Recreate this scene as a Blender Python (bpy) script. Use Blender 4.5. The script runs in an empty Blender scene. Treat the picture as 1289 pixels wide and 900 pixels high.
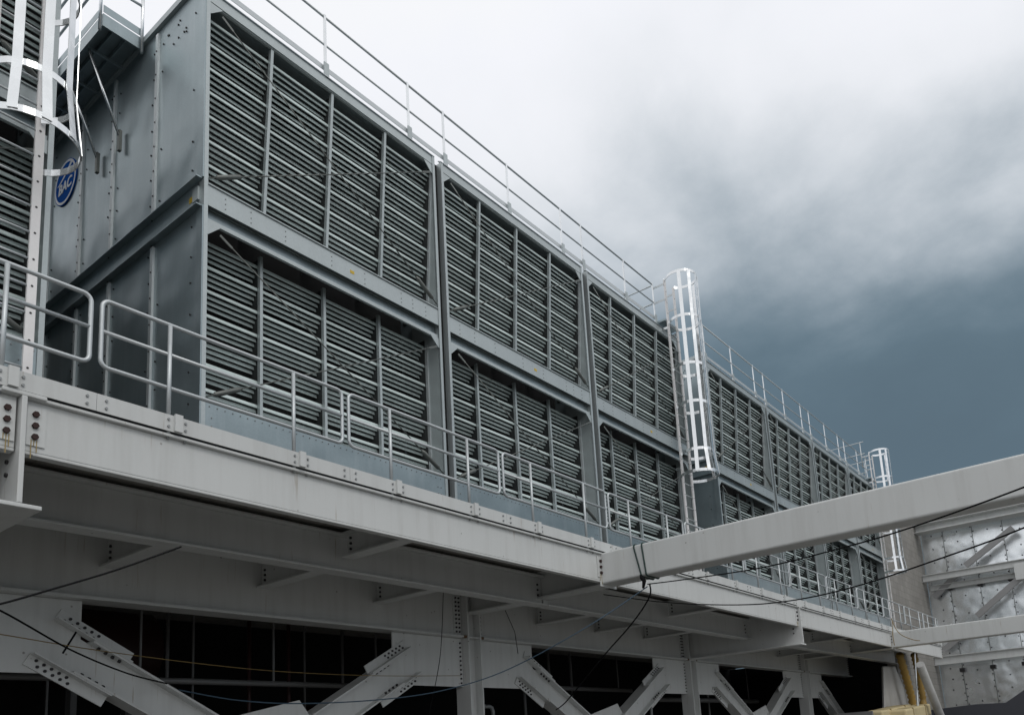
import bpy, bmesh, math, random
from mathutils import Vector, Matrix
random.seed(7)
R = math.radians
scene = bpy.context.scene
col = scene.collection

# ------------------------------------------------------------------ camera
CAM = Vector((0, 0, 1.6))
RGT = Vector((0.5900376465, -0.8045702454, -0.0672480181))
UPV = Vector((-0.1030183661, -0.1576364459, 0.9821089385))
FWD = Vector((0.8007763682, 0.5725534658, 0.1758969496))
F, PX, PY = 1021.91, 723.22, 761.09
cd = bpy.data.cameras.new('camera')
cam = bpy.data.objects.new('camera', cd)
col.objects.link(cam)
m = Matrix((RGT, UPV, -FWD)).transposed().to_4x4()
m.translation = CAM
cam.matrix_world = m
cd.sensor_fit = 'HORIZONTAL'; cd.sensor_width = 36
cd.lens = F / 1289 * 36
cd.shift_x = (644.5 - PX) / 1289
cd.shift_y = (PY - 450) / 1289
cd.clip_start = 0.05; cd.clip_end = 3000
scene.camera = cam

# ------------------------------------------------------------------ sky, sun, exposure
SUN_EL, SUN_AZ = R(46), R(196)          # azimuth measured from +Y towards +X
world = bpy.data.worlds.new('World'); scene.world = world
world.use_nodes = True
nt = world.node_tree; nt.nodes.clear()
N, L = nt.nodes.new, nt.links.new
def wmath(op, a, b=None, clamp=False):
    n = N('ShaderNodeMath'); n.operation = op; n.use_clamp = clamp
    for i, v in enumerate((a, b)):
        if v is None: continue
        if isinstance(v, (int, float)): n.inputs[i].default_value = v
        else: L(v, n.inputs[i])
    return n.outputs[0]
tc = N('ShaderNodeTexCoord'); sep = N('ShaderNodeSeparateXYZ'); L(tc.outputs['Generated'], sep.inputs[0])
# cloud lookup coordinates: a flat cloud ceiling seen in perspective
zc = wmath('ADD', wmath('MAXIMUM', sep.outputs[2], 0.0), 0.22)
cx = wmath('DIVIDE', sep.outputs[0], zc); cy = wmath('DIVIDE', sep.outputs[1], zc)
cmb = N('ShaderNodeCombineXYZ'); L(cx, cmb.inputs[0]); L(cy, cmb.inputs[1]); cmb.inputs[2].default_value = 3.6   # cloud slice
n1 = N('ShaderNodeTexNoise'); n1.inputs['Scale'].default_value = 1.15; n1.inputs['Detail'].default_value = 4; n1.inputs['Roughness'].default_value = 0.5
n1.inputs['Distortion'].default_value = 0.35
L(cmb.outputs[0], n1.inputs['Vector'])
n2 = N('ShaderNodeTexNoise'); n2.inputs['Scale'].default_value = 3.4; n2.inputs['Detail'].default_value = 7; n2.inputs['Roughness'].default_value = 0.58; n2.inputs['Distortion'].default_value = 0.2
L(cmb.outputs[0], n2.inputs['Vector'])
# storm bank sits low in the +X direction, the deck of cloud brightens overhead
el = wmath('SUBTRACT', wmath('ADD', sep.outputs[2], 0.285), wmath('ADD', wmath('MULTIPLY', sep.outputs[0], 0.30), wmath('MULTIPLY', sep.outputs[1], 0.15)))
noisy = wmath('ADD', wmath('MULTIPLY', wmath('SUBTRACT', n1.outputs[0], 0.5), 0.46), wmath('MULTIPLY', wmath('SUBTRACT', n2.outputs[0], 0.5), 0.21))
lev = wmath('ADD', el, noisy)
ramp = N('ShaderNodeValToRGB'); L(lev, ramp.inputs[0])
cr = ramp.color_ramp; cr.interpolation = 'B_SPLINE'
cr.elements[0].position = 0.24; cr.elements[0].color = (0.105, 0.155, 0.195, 1)
cr.elements[1].position = 0.80; cr.elements[1].color = (0.97, 0.98, 1.03, 1)
for p, c in ((0.37, (0.120, 0.180, 0.225)), (0.435, (0.16, 0.225, 0.275)), (0.495, (0.31, 0.375, 0.43)), (0.57, (0.60, 0.65, 0.70)), (0.66, (0.88, 0.90, 0.94))):
    e = cr.elements.new(p); e.color = c + (1,)
sky = N('ShaderNodeTexSky'); sky.sky_type = 'NISHITA'; sky.sun_disc = False
sky.sun_elevation = SUN_EL; sky.sun_rotation = SUN_AZ
bg1 = N('ShaderNodeBackground'); L(ramp.outputs[0], bg1.inputs[0]); bg1.inputs[1].default_value = 1.0
bg2 = N('ShaderNodeBackground'); L(sky.outputs[0], bg2.inputs[0]); bg2.inputs[1].default_value = 0.08
mix = N('ShaderNodeMixShader'); mix.inputs[0].default_value = 0.04; L(bg1.outputs[0], mix.inputs[1]); L(bg2.outputs[0], mix.inputs[2])
wo = N('ShaderNodeOutputWorld'); L(mix.outputs[0], wo.inputs[0])
sd = bpy.data.lights.new('sun', 'SUN'); sd.energy = 0.55; sd.angle = R(18); sd.color = (1.0, 0.97, 0.92)
sun = bpy.data.objects.new('sun', sd); col.objects.link(sun)
sdir = Vector((math.sin(SUN_AZ) * math.cos(SUN_EL), math.cos(SUN_AZ) * math.cos(SUN_EL), math.sin(SUN_EL)))
sun.rotation_euler = sdir.to_track_quat('Z', 'Y').to_euler()
vs = scene.view_settings
vs.view_transform = 'Standard'; vs.look = 'None'; vs.exposure = 0.0; vs.gamma = 1.0; vs.use_curve_mapping = False

# ------------------------------------------------------------------ pixel helpers (direction only; the plane gives the distance)
def ray(x, y): return RGT * ((x - PX) / F) + UPV * ((PY - y) / F) + FWD
def onY(x, y, Y): d = ray(x, y); return CAM + d * (Y / d.y)
def onX(x, y, X): d = ray(x, y); return CAM + d * (X / d.x)

# ------------------------------------------------------------------ materials
MAT = {}
def mat(name, base, rough=0.5, metal=0.0, var=0.12, scale=3.0, fine=0.05, fscale=60.0, bump=0.0, streak=0.0, streak_col=None,
        spangle=0.0, rust=0.0, drip=0.0, spec=0.5, rvar=0.1, wave=0.0, wscale=1.2):
    mt = bpy.data.materials.new(name); mt.use_nodes = True
    t = mt.node_tree; t.nodes.clear(); n, l = t.nodes.new, t.links.new
    out = n('ShaderNodeOutputMaterial'); b = n('ShaderNodeBsdfPrincipled'); l(b.outputs[0], out.inputs[0])
    b.inputs['Metallic'].default_value = metal; b.inputs['Roughness'].default_value = rough
    b.inputs['Specular IOR Level'].default_value = spec
    geo = n('ShaderNodeNewGeometry'); oi = n('ShaderNodeObjectInfo')
    def mul(a, f0):
        k = n('ShaderNodeMath'); k.operation = 'MULTIPLY'; l(a, k.inputs[0]); k.inputs[1].default_value = f0; return k.outputs[0]
    def add(a, bb):
        k = n('ShaderNodeMath'); k.operation = 'ADD'; l(a, k.inputs[0])
        if isinstance(bb, float): k.inputs[1].default_value = bb
        else: l(bb, k.inputs[1])
        return k.outputs[0]
    pos = geo.outputs['Position']
    na = n('ShaderNodeTexNoise'); na.inputs['Scale'].default_value = scale; na.inputs['Detail'].default_value = 6; l(pos, na.inputs['Vector'])
    nb = n('ShaderNodeTexNoise'); nb.inputs['Scale'].default_value = fscale; nb.inputs['Detail'].default_value = 3; l(pos, nb.inputs['Vector'])
    v = add(mul(na.outputs[0], 2 * var), mul(nb.outputs[0], 2 * fine))
    v = add(v, mul(oi.outputs['Random'], var * 0.9))
    v = add(v, float(1 - var - fine - var * 0.45))
    if spangle > 0:
        vo = n('ShaderNodeTexVoronoi'); vo.inputs['Scale'].default_value = 45; l(pos, vo.inputs['Vector'])
        sc = n('ShaderNodeSeparateColor'); l(vo.outputs['Color'], sc.inputs[0])
        v = add(v, mul(add(sc.outputs[0], -0.5), spangle))
    mc = n('ShaderNodeMix'); mc.data_type = 'RGBA'; mc.blend_type = 'MULTIPLY'; mc.inputs[0].default_value = 1
    mc.inputs[6].default_value = base + (1,)
    cc = n('ShaderNodeCombineColor')
    for i in range(3): l(v, cc.inputs[i])
    l(cc.outputs[0], mc.inputs[7])
    cur = mc.outputs[2]
    if streak > 0:
        mp = n('ShaderNodeMapping'); mp.inputs['Scale'].default_value = (7, 7, 0.55); l(pos, mp.inputs['Vector'])
        ns = n('ShaderNodeTexNoise'); ns.inputs['Scale'].default_value = 1.0; ns.inputs['Detail'].default_value = 5; ns.inputs['Roughness'].default_value = 0.6; l(mp.outputs[0], ns.inputs['Vector'])
        rp = n('ShaderNodeValToRGB'); rp.color_ramp.elements[0].position = 0.48; rp.color_ramp.elements[1].position = 0.78; l(ns.outputs[0], rp.inputs[0])
        ms = n('ShaderNodeMix'); ms.data_type = 'RGBA'; l(mul(rp.outputs[0], streak), ms.inputs[0]); l(cur, ms.inputs[6])
        ms.inputs[7].default_value = (streak_col or (0.16, 0.14, 0.11)) + (1,); cur = ms.outputs[2]
    if drip > 0:
        md = n('ShaderNodeMapping'); md.inputs['Scale'].default_value = (26, 26, 1.3); l(pos, md.inputs['Vector'])
        nd = n('ShaderNodeTexNoise'); nd.inputs['Scale'].default_value = 1.0; nd.inputs['Detail'].default_value = 4; l(md.outputs[0], nd.inputs['Vector'])
        rd_ = n('ShaderNodeValToRGB'); rd_.color_ramp.elements[0].position = 0.64; rd_.color_ramp.elements[1].position = 0.74; l(nd.outputs[0], rd_.inputs[0])
        nm = n('ShaderNodeTexNoise'); nm.inputs['Scale'].default_value = 0.9; nm.inputs['Detail'].default_value = 2; l(pos, nm.inputs['Vector'])
        rm = n('ShaderNodeValToRGB'); rm.color_ramp.elements[0].position = 0.5; rm.color_ramp.elements[1].position = 0.62; l(nm.outputs[0], rm.inputs[0])
        kk = n('ShaderNodeMath'); kk.operation = 'MULTIPLY'; l(rd_.outputs[0], kk.inputs[0]); l(rm.outputs[0], kk.inputs[1])
        mdx = n('ShaderNodeMix'); mdx.data_type = 'RGBA'; l(mul(kk.outputs[0], drip), mdx.inputs[0]); l(cur, mdx.inputs[6]); mdx.inputs[7].default_value = (0.24, 0.17, 0.09, 1); cur = mdx.outputs[2]
        vs_ = n('ShaderNodeTexVoronoi'); vs_.inputs['Scale'].default_value = 3.2; l(pos, vs_.inputs['Vector'])
        rs = n('ShaderNodeValToRGB'); rs.color_ramp.elements[0].position = 0.035; rs.color_ramp.elements[0].color = (1, 1, 1, 1); rs.color_ramp.elements[1].position = 0.06; rs.color_ramp.elements[1].color = (0, 0, 0, 1); l(vs_.outputs['Distance'], rs.inputs[0])
        msx = n('ShaderNodeMix'); msx.data_type = 'RGBA'; l(mul(rs.outputs[0], drip), msx.inputs[0]); l(cur, msx.inputs[6]); msx.inputs[7].default_value = (0.14, 0.12, 0.10, 1); cur = msx.outputs[2]
    if rust > 0:
        nr = n('ShaderNodeTexNoise'); nr.inputs['Scale'].default_value = 1.7; nr.inputs['Detail'].default_value = 8; nr.inputs['Roughness'].default_value = 0.7; l(pos, nr.inputs['Vector'])
        rr = n('ShaderNodeValToRGB'); rr.color_ramp.elements[0].position = 0.66; rr.color_ramp.elements[1].position = 0.76; l(nr.outputs[0], rr.inputs[0])
        mr = n('ShaderNodeMix'); mr.data_type = 'RGBA'; l(mul(rr.outputs[0], rust), mr.inputs[0]); l(cur, mr.inputs[6])
        mr.inputs[7].default_value = (0.17, 0.085, 0.035, 1); cur = mr.outputs[2]
    l(cur, b.inputs['Base Color'])
    ra = add(mul(na.outputs[0], 2 * rvar), float(rough - rvar)); l(ra, b.inputs['Roughness'])
    if bump > 0 or wave > 0:
        prev = None
        if wave > 0:
            nw = n('ShaderNodeTexNoise'); nw.inputs['Scale'].default_value = wscale; nw.inputs['Detail'].default_value = 1; l(pos, nw.inputs['Vector'])
            bw = n('ShaderNodeBump'); bw.inputs['Strength'].default_value = 1.0; bw.inputs['Distance'].default_value = wave; l(nw.outputs[0], bw.inputs['Height']); prev = bw.outputs[0]
        if bump > 0:
            bp = n('ShaderNodeBump'); bp.inputs['Strength'].default_value = 0.5; bp.inputs['Distance'].default_value = bump; l(nb.outputs[0], bp.inputs['Height'])
            if prev is not None: l(prev, bp.inputs['Normal'])
            prev = bp.outputs[0]
        l(prev, b.inputs['Normal'])
    MAT[name] = mt
    return mt
mat('white_steel', (0.615, 0.628, 0.618), 0.45, 0, var=0.06, scale=0.8, fine=0.025, streak=0.15, rust=0.14, drip=0.7, spec=0.35, wave=0.012, wscale=0.8)
mat('galvanised', (0.305, 0.365, 0.385), 0.36, 0.6, var=0.16, scale=1.3, fine=0.03, spangle=0.06, streak=0.22, streak_col=(0.55, 0.60, 0.62), wave=0.06, wscale=1.1)
mat('galvanised_trim', (0.45, 0.495, 0.50), 0.42, 0.45, var=0.12, scale=2.0, fine=0.04, spangle=0.06, streak=0.12, streak_col=(0.25, 0.27, 0.27))
mat('louver_grey', (0.60, 0.69, 0.675), 0.4, 0.15, var=0.14, scale=1.6, fine=0.05, fscale=25, streak=0.25, streak_col=(0.20, 0.215, 0.21))
mat('bright_zinc', (0.76, 0.78, 0.79), 0.26, 0.9, var=0.12, scale=4.0, fine=0.05, wave=0.02, wscale=3.5)
mat('rail_zinc', (0.53, 0.56, 0.57), 0.42, 0.5, var=0.10, scale=4.0, fine=0.05)
mat('shaded_white_steel', (0.30, 0.30, 0.30), 0.55, 0.1, var=0.1)  # same white paint, shade of the braces put into a darker base
mat('ladder_zinc', (0.82, 0.80, 0.79), 0.45, 0.1, var=0.12, scale=5, fine=0.05)
mat('seam_zinc', (0.60, 0.64, 0.65), 0.42, 0.35, var=0.14, scale=6, fine=0.05)
mat('rod_steel', (0.16, 0.17, 0.16), 0.5, 0.6, var=0.15)
mat('dark_interior', (0.004, 0.0045, 0.005), 0.9, 0, var=0.3)  # near-black base puts the shade of enclosed depths into the colour
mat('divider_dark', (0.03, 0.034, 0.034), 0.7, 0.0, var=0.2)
mat('grating_dark', (0.045, 0.05, 0.06), 0.7, 0.2, var=0.2)
mat('bolt_zinc', (0.28, 0.29, 0.29), 0.5, 0.5, var=0.2)
mat('bolt_dark', (0.035, 0.033, 0.035), 0.6, 0.2, var=0.3, scale=12)
mat('bolt_rust', (0.032, 0.012, 0.010), 0.7, 0.1, var=0.3, scale=12)
mat('concrete', (0.30, 0.29, 0.27), 0.9, 0, var=0.22, scale=0.8, fine=0.12, fscale=14, bump=0.02, streak=0.35, streak_col=(0.15, 0.145, 0.13))
mat('yard', (0.15, 0.146, 0.137), 0.9, 0, var=0.3, scale=0.7, fine=0.2, fscale=40, bump=0.01)
mat('panel_zinc', (0.84, 0.87, 0.88), 0.24, 0.85, var=0.14, scale=0.7, fine=0.04, spangle=0.08, streak=0.12, streak_col=(0.55, 0.58, 0.60), wave=0.035, wscale=1.4)
mat('badge_blue', (0.010, 0.09, 0.38), 0.9, 0, var=0.1, spec=0.05)
mat('badge_white', (0.72, 0.74, 0.76), 0.4, 0, var=0.06)
mat('sticker_yellow', (0.62, 0.42, 0.03), 0.5, 0, var=0.12)
mat('cable_black', (0.010, 0.010, 0.011), 0.85, 0, var=0.2, spec=0.1)
mat('rope_green', (0.02, 0.045, 0.04), 0.7, 0, var=0.2)
mat('rope_blue', (0.04, 0.08, 0.12), 0.7, 0, var=0.2)
mat('rope_yellow', (0.22, 0.15, 0.05), 0.7, 0, var=0.2)
mat('hose_yellow', (0.30, 0.19, 0.045), 0.6, 0, var=0.2, scale=6)
mat('tarp_tan', (0.56, 0.47, 0.27), 0.8, 0, var=0.15, scale=4, bump=0.01, fscale=30)
mat('tarp_white', (0.45, 0.45, 0.44), 0.55, 0, var=0.15, scale=2, streak=0.3)
mat('slate_dark', (0.05, 0.053, 0.065), 0.6, 0.1, var=0.15)
mat('red_paint', (0.03, 0.008, 0.007), 0.5, 0, var=0.2)
mat('pipe_dull', (0.20, 0.20, 0.20), 0.5, 0.3, var=0.2)
mat('stain_ochre', (0.36, 0.27, 0.12), 0.8, 0, var=0.3, scale=14)
mat('stain_brown', (0.13, 0.07, 0.03), 0.85, 0, var=0.3, scale=10)
# block coursing on the concrete wall
def block_joints(mt):
    t = mt.node_tree; n, l = t.nodes.new, t.links.new
    b = next(x for x in t.nodes if x.type == 'BSDF_PRINCIPLED')
    geo = n('ShaderNodeNewGeometry'); mp = n('ShaderNodeMapping'); mp.inputs['Rotation'].default_value = (R(-90), 0, 0)
    l(geo.outputs['Position'], mp.inputs['Vector'])
    br = n('ShaderNodeTexBrick'); l(mp.outputs[0], br.inputs['Vector'])
    br.inputs['Scale'].default_value = 1.0; br.inputs['Brick Width'].default_value = 0.6; br.inputs['Row Height'].default_value = 0.3
    br.inputs['Mortar Size'].default_value = 0.012; br.inputs['Color1'].default_value = (1, 1, 1, 1); br.inputs['Color2'].default_value = (0.82, 0.82, 0.82, 1); br.inputs['Mortar'].default_value = (0.62, 0.62, 0.6, 1)
    src = b.inputs['Base Color'].links[0].from_socket
    mx = n('ShaderNodeMix'); mx.data_type = 'RGBA'; mx.blend_type = 'MULTIPLY'; mx.inputs[0].default_value = 0.8
    l(src, mx.inputs[6]); l(br.outputs['Color'], mx.inputs[7]); l(mx.outputs[2], b.inputs['Base Color'])
block_joints(MAT['concrete'])

# ------------------------------------------------------------------ mesh builder
class MB:
    def __init__(s): s.v = []; s.f = []; s.sm = []
    def add(s, vs, fs, smooth=False):
        o = len(s.v); s.v += [tuple(p) for p in vs]
        for f in fs: s.f.append([i + o for i in f]); s.sm.append(smooth)
        return s
    def box(s, x0, x1, y0, y1, z0, z1):
        vs = [(x, y, z) for x in (x0, x1) for y in (y0, y1) for z in (z0, z1)]
        return s.add(vs, [(0, 1, 3, 2), (4, 6, 7, 5), (0, 4, 5, 1), (2, 3, 7, 6), (0, 2, 6, 4), (1, 5, 7, 3)])
    def obox(s, p0, p1, up, w, h, ou=0.0, os=0.0):
        p0, p1 = Vector(p0), Vector(p1); d = (p1 - p0).normalized(); up = Vector(up)
        sd = d.cross(up).normalized(); u = sd.cross(d).normalized()
        vs = []
        for p in (p0, p1):
            c = p + u * ou + sd * os
            for a, b in ((-1, -1), (1, -1), (1, 1), (-1, 1)): vs.append(c + sd * (a * w / 2) + u * (b * h / 2))
        return s.add(vs, [(0, 1, 2, 3), (7, 6, 5, 4), (0, 4, 5, 1), (1, 5, 6, 2), (2, 6, 7, 3), (3, 7, 4, 0)])
    def ibeam(s, p0, p1, up, w, h, tf, tw):
        s.obox(p0, p1, up, w, tf, ou=h / 2 - tf / 2)
        s.obox(p0, p1, up, w, tf, ou=-h / 2 + tf / 2)
        return s.obox(p0, p1, up, tw, h - 2 * tf)
    def tube(s, pts, r, n=8, closed=False, cap=True):
        pts = [Vector(p) for p in pts]; k = len(pts); o = []; prev = None
        for i, p in enumerate(pts):
            a = pts[(i - 1) % k] if (closed or i > 0) else p
            b = pts[(i + 1) % k] if (closed or i < k - 1) else p
            d = (b - a).normalized()
            if prev is None:
                ref = Vector((0, 0, 1)) if abs(d.z) < 0.9 else Vector((0, 1, 0))
                x = d.cross(ref).normalized()
            else:
                x = (prev - d * prev.dot(d)).normalized()
            prev = x; y = d.cross(x)
            rr = r[i] if isinstance(r, (list, tuple)) else r
            o += [p + (x * math.cos(2 * math.pi * j / n) + y * math.sin(2 * math.pi * j / n)) * rr for j in range(n)]
        fs = []
        for i in range(k if closed else k - 1):
            for j in range(n):
                a, b = i * n + j, i * n + (j + 1) % n; c, d2 = ((i + 1) % k) * n + (j + 1) % n, ((i + 1) % k) * n + j
                fs.append((a, b, c, d2))
        s.add(o, fs, True)
        if cap and not closed:
            q = len(s.v) - len(o)
            s.f.append([q + j for j in range(n)][::-1]); s.sm.append(False)
            s.f.append([q + (k - 1) * n + j for j in range(n)]); s.sm.append(False)
        return s
    def prism(s, poly, ext):
        k = len(poly); e = Vector(ext); vs = [Vector(p) for p in poly] + [Vector(p) + e for p in poly]
        fs = [tuple(range(k))[::-1], tuple(range(k, 2 * k))] + [(i, (i + 1) % k, k + (i + 1) % k, k + i) for i in range(k)]
        return s.add(vs, fs)
    def bolt(s, p, d, r, h):
        p, d = Vector(p), Vector(d).normalized()
        return s.tube([p - d * 0.004, p + d * h], r, 6)
    def build(s, name, material, parent=None, kind=None, bevel=0.0):
        me = bpy.data.meshes.new(name); me.from_pydata(s.v, [], s.f)
        me.polygons.foreach_set('use_smooth', s.sm); me.materials.append(MAT[material])
        bm = bmesh.new(); bm.from_mesh(me); bmesh.ops.recalc_face_normals(bm, faces=bm.faces); bm.to_mesh(me); bm.free()
        return link(name, me, parent, kind, bevel)
def link(name, me, parent=None, kind=None, bevel=0.0):
    o = bpy.data.objects.new(name, me); col.objects.link(o)
    if parent is not None:
        o.parent = parent
        o.matrix_parent_inverse = Matrix.Translation(-Vector(parent_loc(parent)))
    if kind: o['kind'] = kind
    if bevel:
        b = o.modifiers.new('edge', 'BEVEL'); b.width = bevel; b.segments = 2; b.limit_method = 'ANGLE'
    return o
LOC = {}
def parent_loc(p): return LOC.get(p.name, (0, 0, 0))
def tag(o, label, cat, group=None):
    o['label'] = label; o['category'] = cat
    if group: o['group'] = group
    return o
def thing(name, label, cat, loc=(0, 0, 0), group=None):
    o = bpy.data.objects.new(name, None); o.empty_display_size = 0.3; col.objects.link(o)
    o.location = loc; LOC[o.name] = tuple(loc)
    return tag(o, label, cat, group)
def struct(o): o['kind'] = 'structure'; return o

# ------------------------------------------------------------------ key dimensions
YG = 7.69        # edge girder plane
YT = 9.07        # cooling tower front
YC = 11.2        # column line
ZW = 5.02        # walkway level
XB, LB = 11.9, 9.23          # structural bay
NODE = [XB - 2 * LB, XB - LB, XB, XB + LB, XB + 2 * LB]   # -6.56 2.67 11.9 21.13 30.36

# ------------------------------------------------------------------ ground, walkway, slab
struct(MB().box(-400, 400, -400, 400, -0.3, 0).build('ground', 'yard'))
o = MB().box(-10, 38.2, 7.80, 9.02, 4.965, 5.0).build('walkway', 'grating_dark'); struct(o)
bars = MB()
x = -9.9
while x < 38.1:
    bars.box(x, x + 0.006, 7.81, 9.0, 4.935, 4.964); x += 0.09
bars.build('grating_bars', 'grating_dark', o, kind='stuff')
struct(MB().box(-10, 36.1, 9.03, 17.0, 4.93, 5.03).build('tower_slab', 'concrete'))
struct(MB().box(-12, 37, 17.0, 17.4, 0, 12.0).build('rear_wall', 'dark_interior'))  # added to close off light behind the bracing, near-black for the void's shade
struct(MB().box(36.3, 36.6, 9.62, 16.98, 0, 4.92).build('side_wall', 'dark_interior'))  # added to stop light leaking in at the far end, near-black too
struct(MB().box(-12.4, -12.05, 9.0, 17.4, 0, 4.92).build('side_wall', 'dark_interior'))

# ------------------------------------------------------------------ edge girders with toe plates
def edge_girder(x0, x1, label):
    t = thing('edge_girder', label, 'steel girder', (x0, YG, 4.4), 'white edge girders under the walkway')
    b = MB()
    b.box(x0, x1, YG + 0.05, YG + 0.072, 4.505, 4.975)          # web
    b.box(x0, x1, YG + 0.0, YG + 0.24, 4.976, 5.006)           # top flange
    b.box(x0, x1, YG + 0.05, YG + 0.15, 4.475, 4.504)           # bottom flange
    b.build('beam', 'white_steel', t, bevel=0.006)
    bl = MB()
    for xe, s in ((x0, 1), (x1, -1)):
        c = MB().box(min(xe + s * 0.01, xe + s * 0.16), max(xe + s * 0.01, xe + s * 0.16), YG + 0.035, YG + 0.049, 4.56, 4.93)
        c.build('clip_plate', 'white_steel', t)
        for z in (4.64, 4.745, 4.85): bl.bolt((xe + s * 0.075, YG + 0.035, z), (0, -1, 0), 0.029, 0.026)
        for q in range(3):
            xr = xe + s * (0.05 + 0.022 * q); hr = 0.05 + 0.06 * ((q * 7 + int(abs(x0) * 3)) % 3)
            MB().box(xr - 0.004, xr + 0.004, YG + 0.0335, YG + 0.036, 4.61 - hr, 4.615).build('rust_run', 'stain_ochre', t)
    bl.build('connection_bolts', 'bolt_rust' if x0 < 5 else 'bolt_dark', t, kind='stuff')
    return t
edge_girder(NODE[0] + 0.06, NODE[1] - 0.035, 'white edge girder running behind the caged ladder on the badge side gap, left part')
edge_girder(NODE[1] + 0.035, NODE[2] - 0.16, 'white edge girder between the rusty bolted beam end and the roped box beam')
edge_girder(NODE[2] + 0.16, NODE[3] - 0.035, 'white edge girder between the roped box beam and the next bolted beam end')
edge_girder(NODE[3] + 0.035, NODE[4] - 0.16, 'white edge girder ending at the box beam with the yellow rope')
edge_girder(NODE[4] + 0.16, 38.2, 'short white edge girder past the yellow roped box beam')

# toe plates (one per guardrail panel) with sleeves and bolts
XP0, DP = 3.26, 2.93
def toe_plate(x0, x1, posts):
    t = thing('toe_plate', 'white painted toe plate with bolted splices along the walkway edge', 'toe plate', (x0, YG, ZW), 'toe plates along the walkway edge')
    MB().box(x0 + 0.002, x1 - 0.002, YG - 0.018, YG - 0.008, 5.024, 5.198).build('plate', 'white_steel', t)
    MB().box(x0 + 0.002, x1 - 0.002, YG - 0.007, YG + 0.08, 5.028, 5.036).build('angle_leg', 'grating_dark', t)
    bl = MB()
    for xx in (x0 + 0.085, x1 - 0.085):
        for z in (5.07, 5.145): bl.bolt((xx, YG - 0.018, z), (0, -1, 0), 0.014, 0.014)
    for xp in posts:
        MB().box(xp + 0.035, xp + 0.115, YG - 0.05, YG - 0.019, 5.03, 5.212).build('sleeve', 'white_steel', t)
        for xx in (xp - 0.02, xp + 0.155):
            for z in (5.07, 5.145): bl.bolt((xx, YG - 0.018, z), (0, -1, 0), 0.014, 0.014)
            bl.bolt((xx + 0.02, YG + 0.03, 4.976), (0, 0, -1), 0.014, 0.02)
    bl.build('splice_bolts', 'bolt_zinc', t, kind='stuff')

def arc_loop(x0, x1, z0, z1, y, r):
    pts = []
    for cx_, cz_, a0 in ((x1 - r, z1 - r, 90), (x1 - r, z0 + r, 0), (x0 + r, z0 + r, -90), (x0 + r, z1 - r, -180)):
        for k in range(6):
            a = R(a0 - k * 18); pts.append((cx_ + r * math.cos(a), y, cz_ + r * math.sin(a)))
    return pts
def guardrail(x0, x1, posts):
    t = thing('guardrail_panel', 'galvanised pipe guardrail panel with rounded corners on the walkway edge', 'guardrail', (x0, YG, ZW), 'pipe guardrail panels along the walkway')
    y = YG + 0.045
    MB().tube(arc_loop(x0, x1, 5.51, 6.205, y, 0.075), 0.022, 10, closed=True).build('pipe_frame', 'rail_zinc', t)
    MB().tube([(x0, y, 5.875), (x1, y, 5.875)], 0.020, 10).build('mid_rail', 'rail_zinc', t)
    for xp in posts: MB().tube([(xp, y - 0.02, 5.006), (xp, y - 0.02, 6.185)], 0.022, 10).build('post', 'rail_zinc', t)
k = -4
while XP0 + k * DP < 37.5:
    a = XP0 + k * DP
    posts = [a + 0.70, a + 0.70 + DP / 2]
    x1 = min(a + DP, 38.15)
    toe_plate(a, x1, [p for p in posts if p < x1 - 0.2])
    guardrail(a + 0.045, x1 - 0.055, [p for p in posts if p < x1 - 0.1])
    k += 1

# ------------------------------------------------------------------ cross beams, box beams, inner girders
def cross_beam(xn, label):
    t = thing('cross_beam', label, 'steel beam', (xn, YG - 0.03, 3.96), 'bolted cross beams')
    b = MB().ibeam((xn, YG - 0.03, 4.49), (xn, YC - 0.12, 4.49), (0, 0, 1), 0.35, 1.055, 0.038, 0.045)
    b.build('beam', 'white_steel', t, bevel=0.008)
    bl = MB()
    for s in (-1, 1):
        for z in (4.3, 4.42): bl.bolt((xn + s * 0.0225, 7.9, z), (s, 0, 0), 0.02, 0.02)
    bl.build('web_bolts', 'bolt_dark', t, kind='stuff')
cross_beam(NODE[1], 'deep white I-beam end with rusty bolts below the caged ladder')
cross_beam(NODE[3], 'deep white I-beam end between the two long box beams')

def rounded_rect(w, h, r):
    p = []
    for sx, sz, a0 in ((1, 1, 0), (-1, 1, 90), (-1, -1, 180), (1, -1, 270)):
        for k in range(5):
            a = R(a0 + k * 22.5); p.append((sx * (w / 2 - r) + r * math.cos(a), sz * (h / 2 - r) + r * math.sin(a)))
    return p
def box_beam(xn, yend, label):
    t = thing('box_beam', label, 'steel beam', (xn, YG, 4.4), 'white box beams')
    pr = rounded_rect(0.42, 0.56, 0.036); n = len(pr)
    vs = [(xn + a, y, 4.72 + b) for y in (YG + 0.04, yend) for a, b in pr]
    b = MB(); b.add(vs, [(i, (i + 1) % n, n + (i + 1) % n, n + i) for i in range(n)], False)
    b.f += [list(range(n)), list(range(n, 2 * n))]; b.sm += [False, False]
    b.build('hollow_section', 'white_steel', t)
    MB().ibeam((xn, YG + 0.06, 4.68), (xn, YC - 0.12, 4.68), (0, 0, 1), 0.34, 0.50, 0.03, 0.03).build('inner_beam', 'white_steel', t)
    MB().box(xn - 0.25, xn + 0.25, YG + 0.041, YG + 0.058, 4.40, 5.0).build('end_plate', 'white_steel', t)
    # support frame beyond the street, outside the picture
    MB().box(xn - 0.2, xn + 0.2, yend - 0.4, yend, 0, 5.0).build('leg', 'white_steel', t)
box_beam(NODE[2], -7.0, 'long white box beam with dark ropes tied round it')
box_beam(NODE[4], -7.0, 'white box beam with a yellow rope hanging by the concrete wall')

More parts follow.
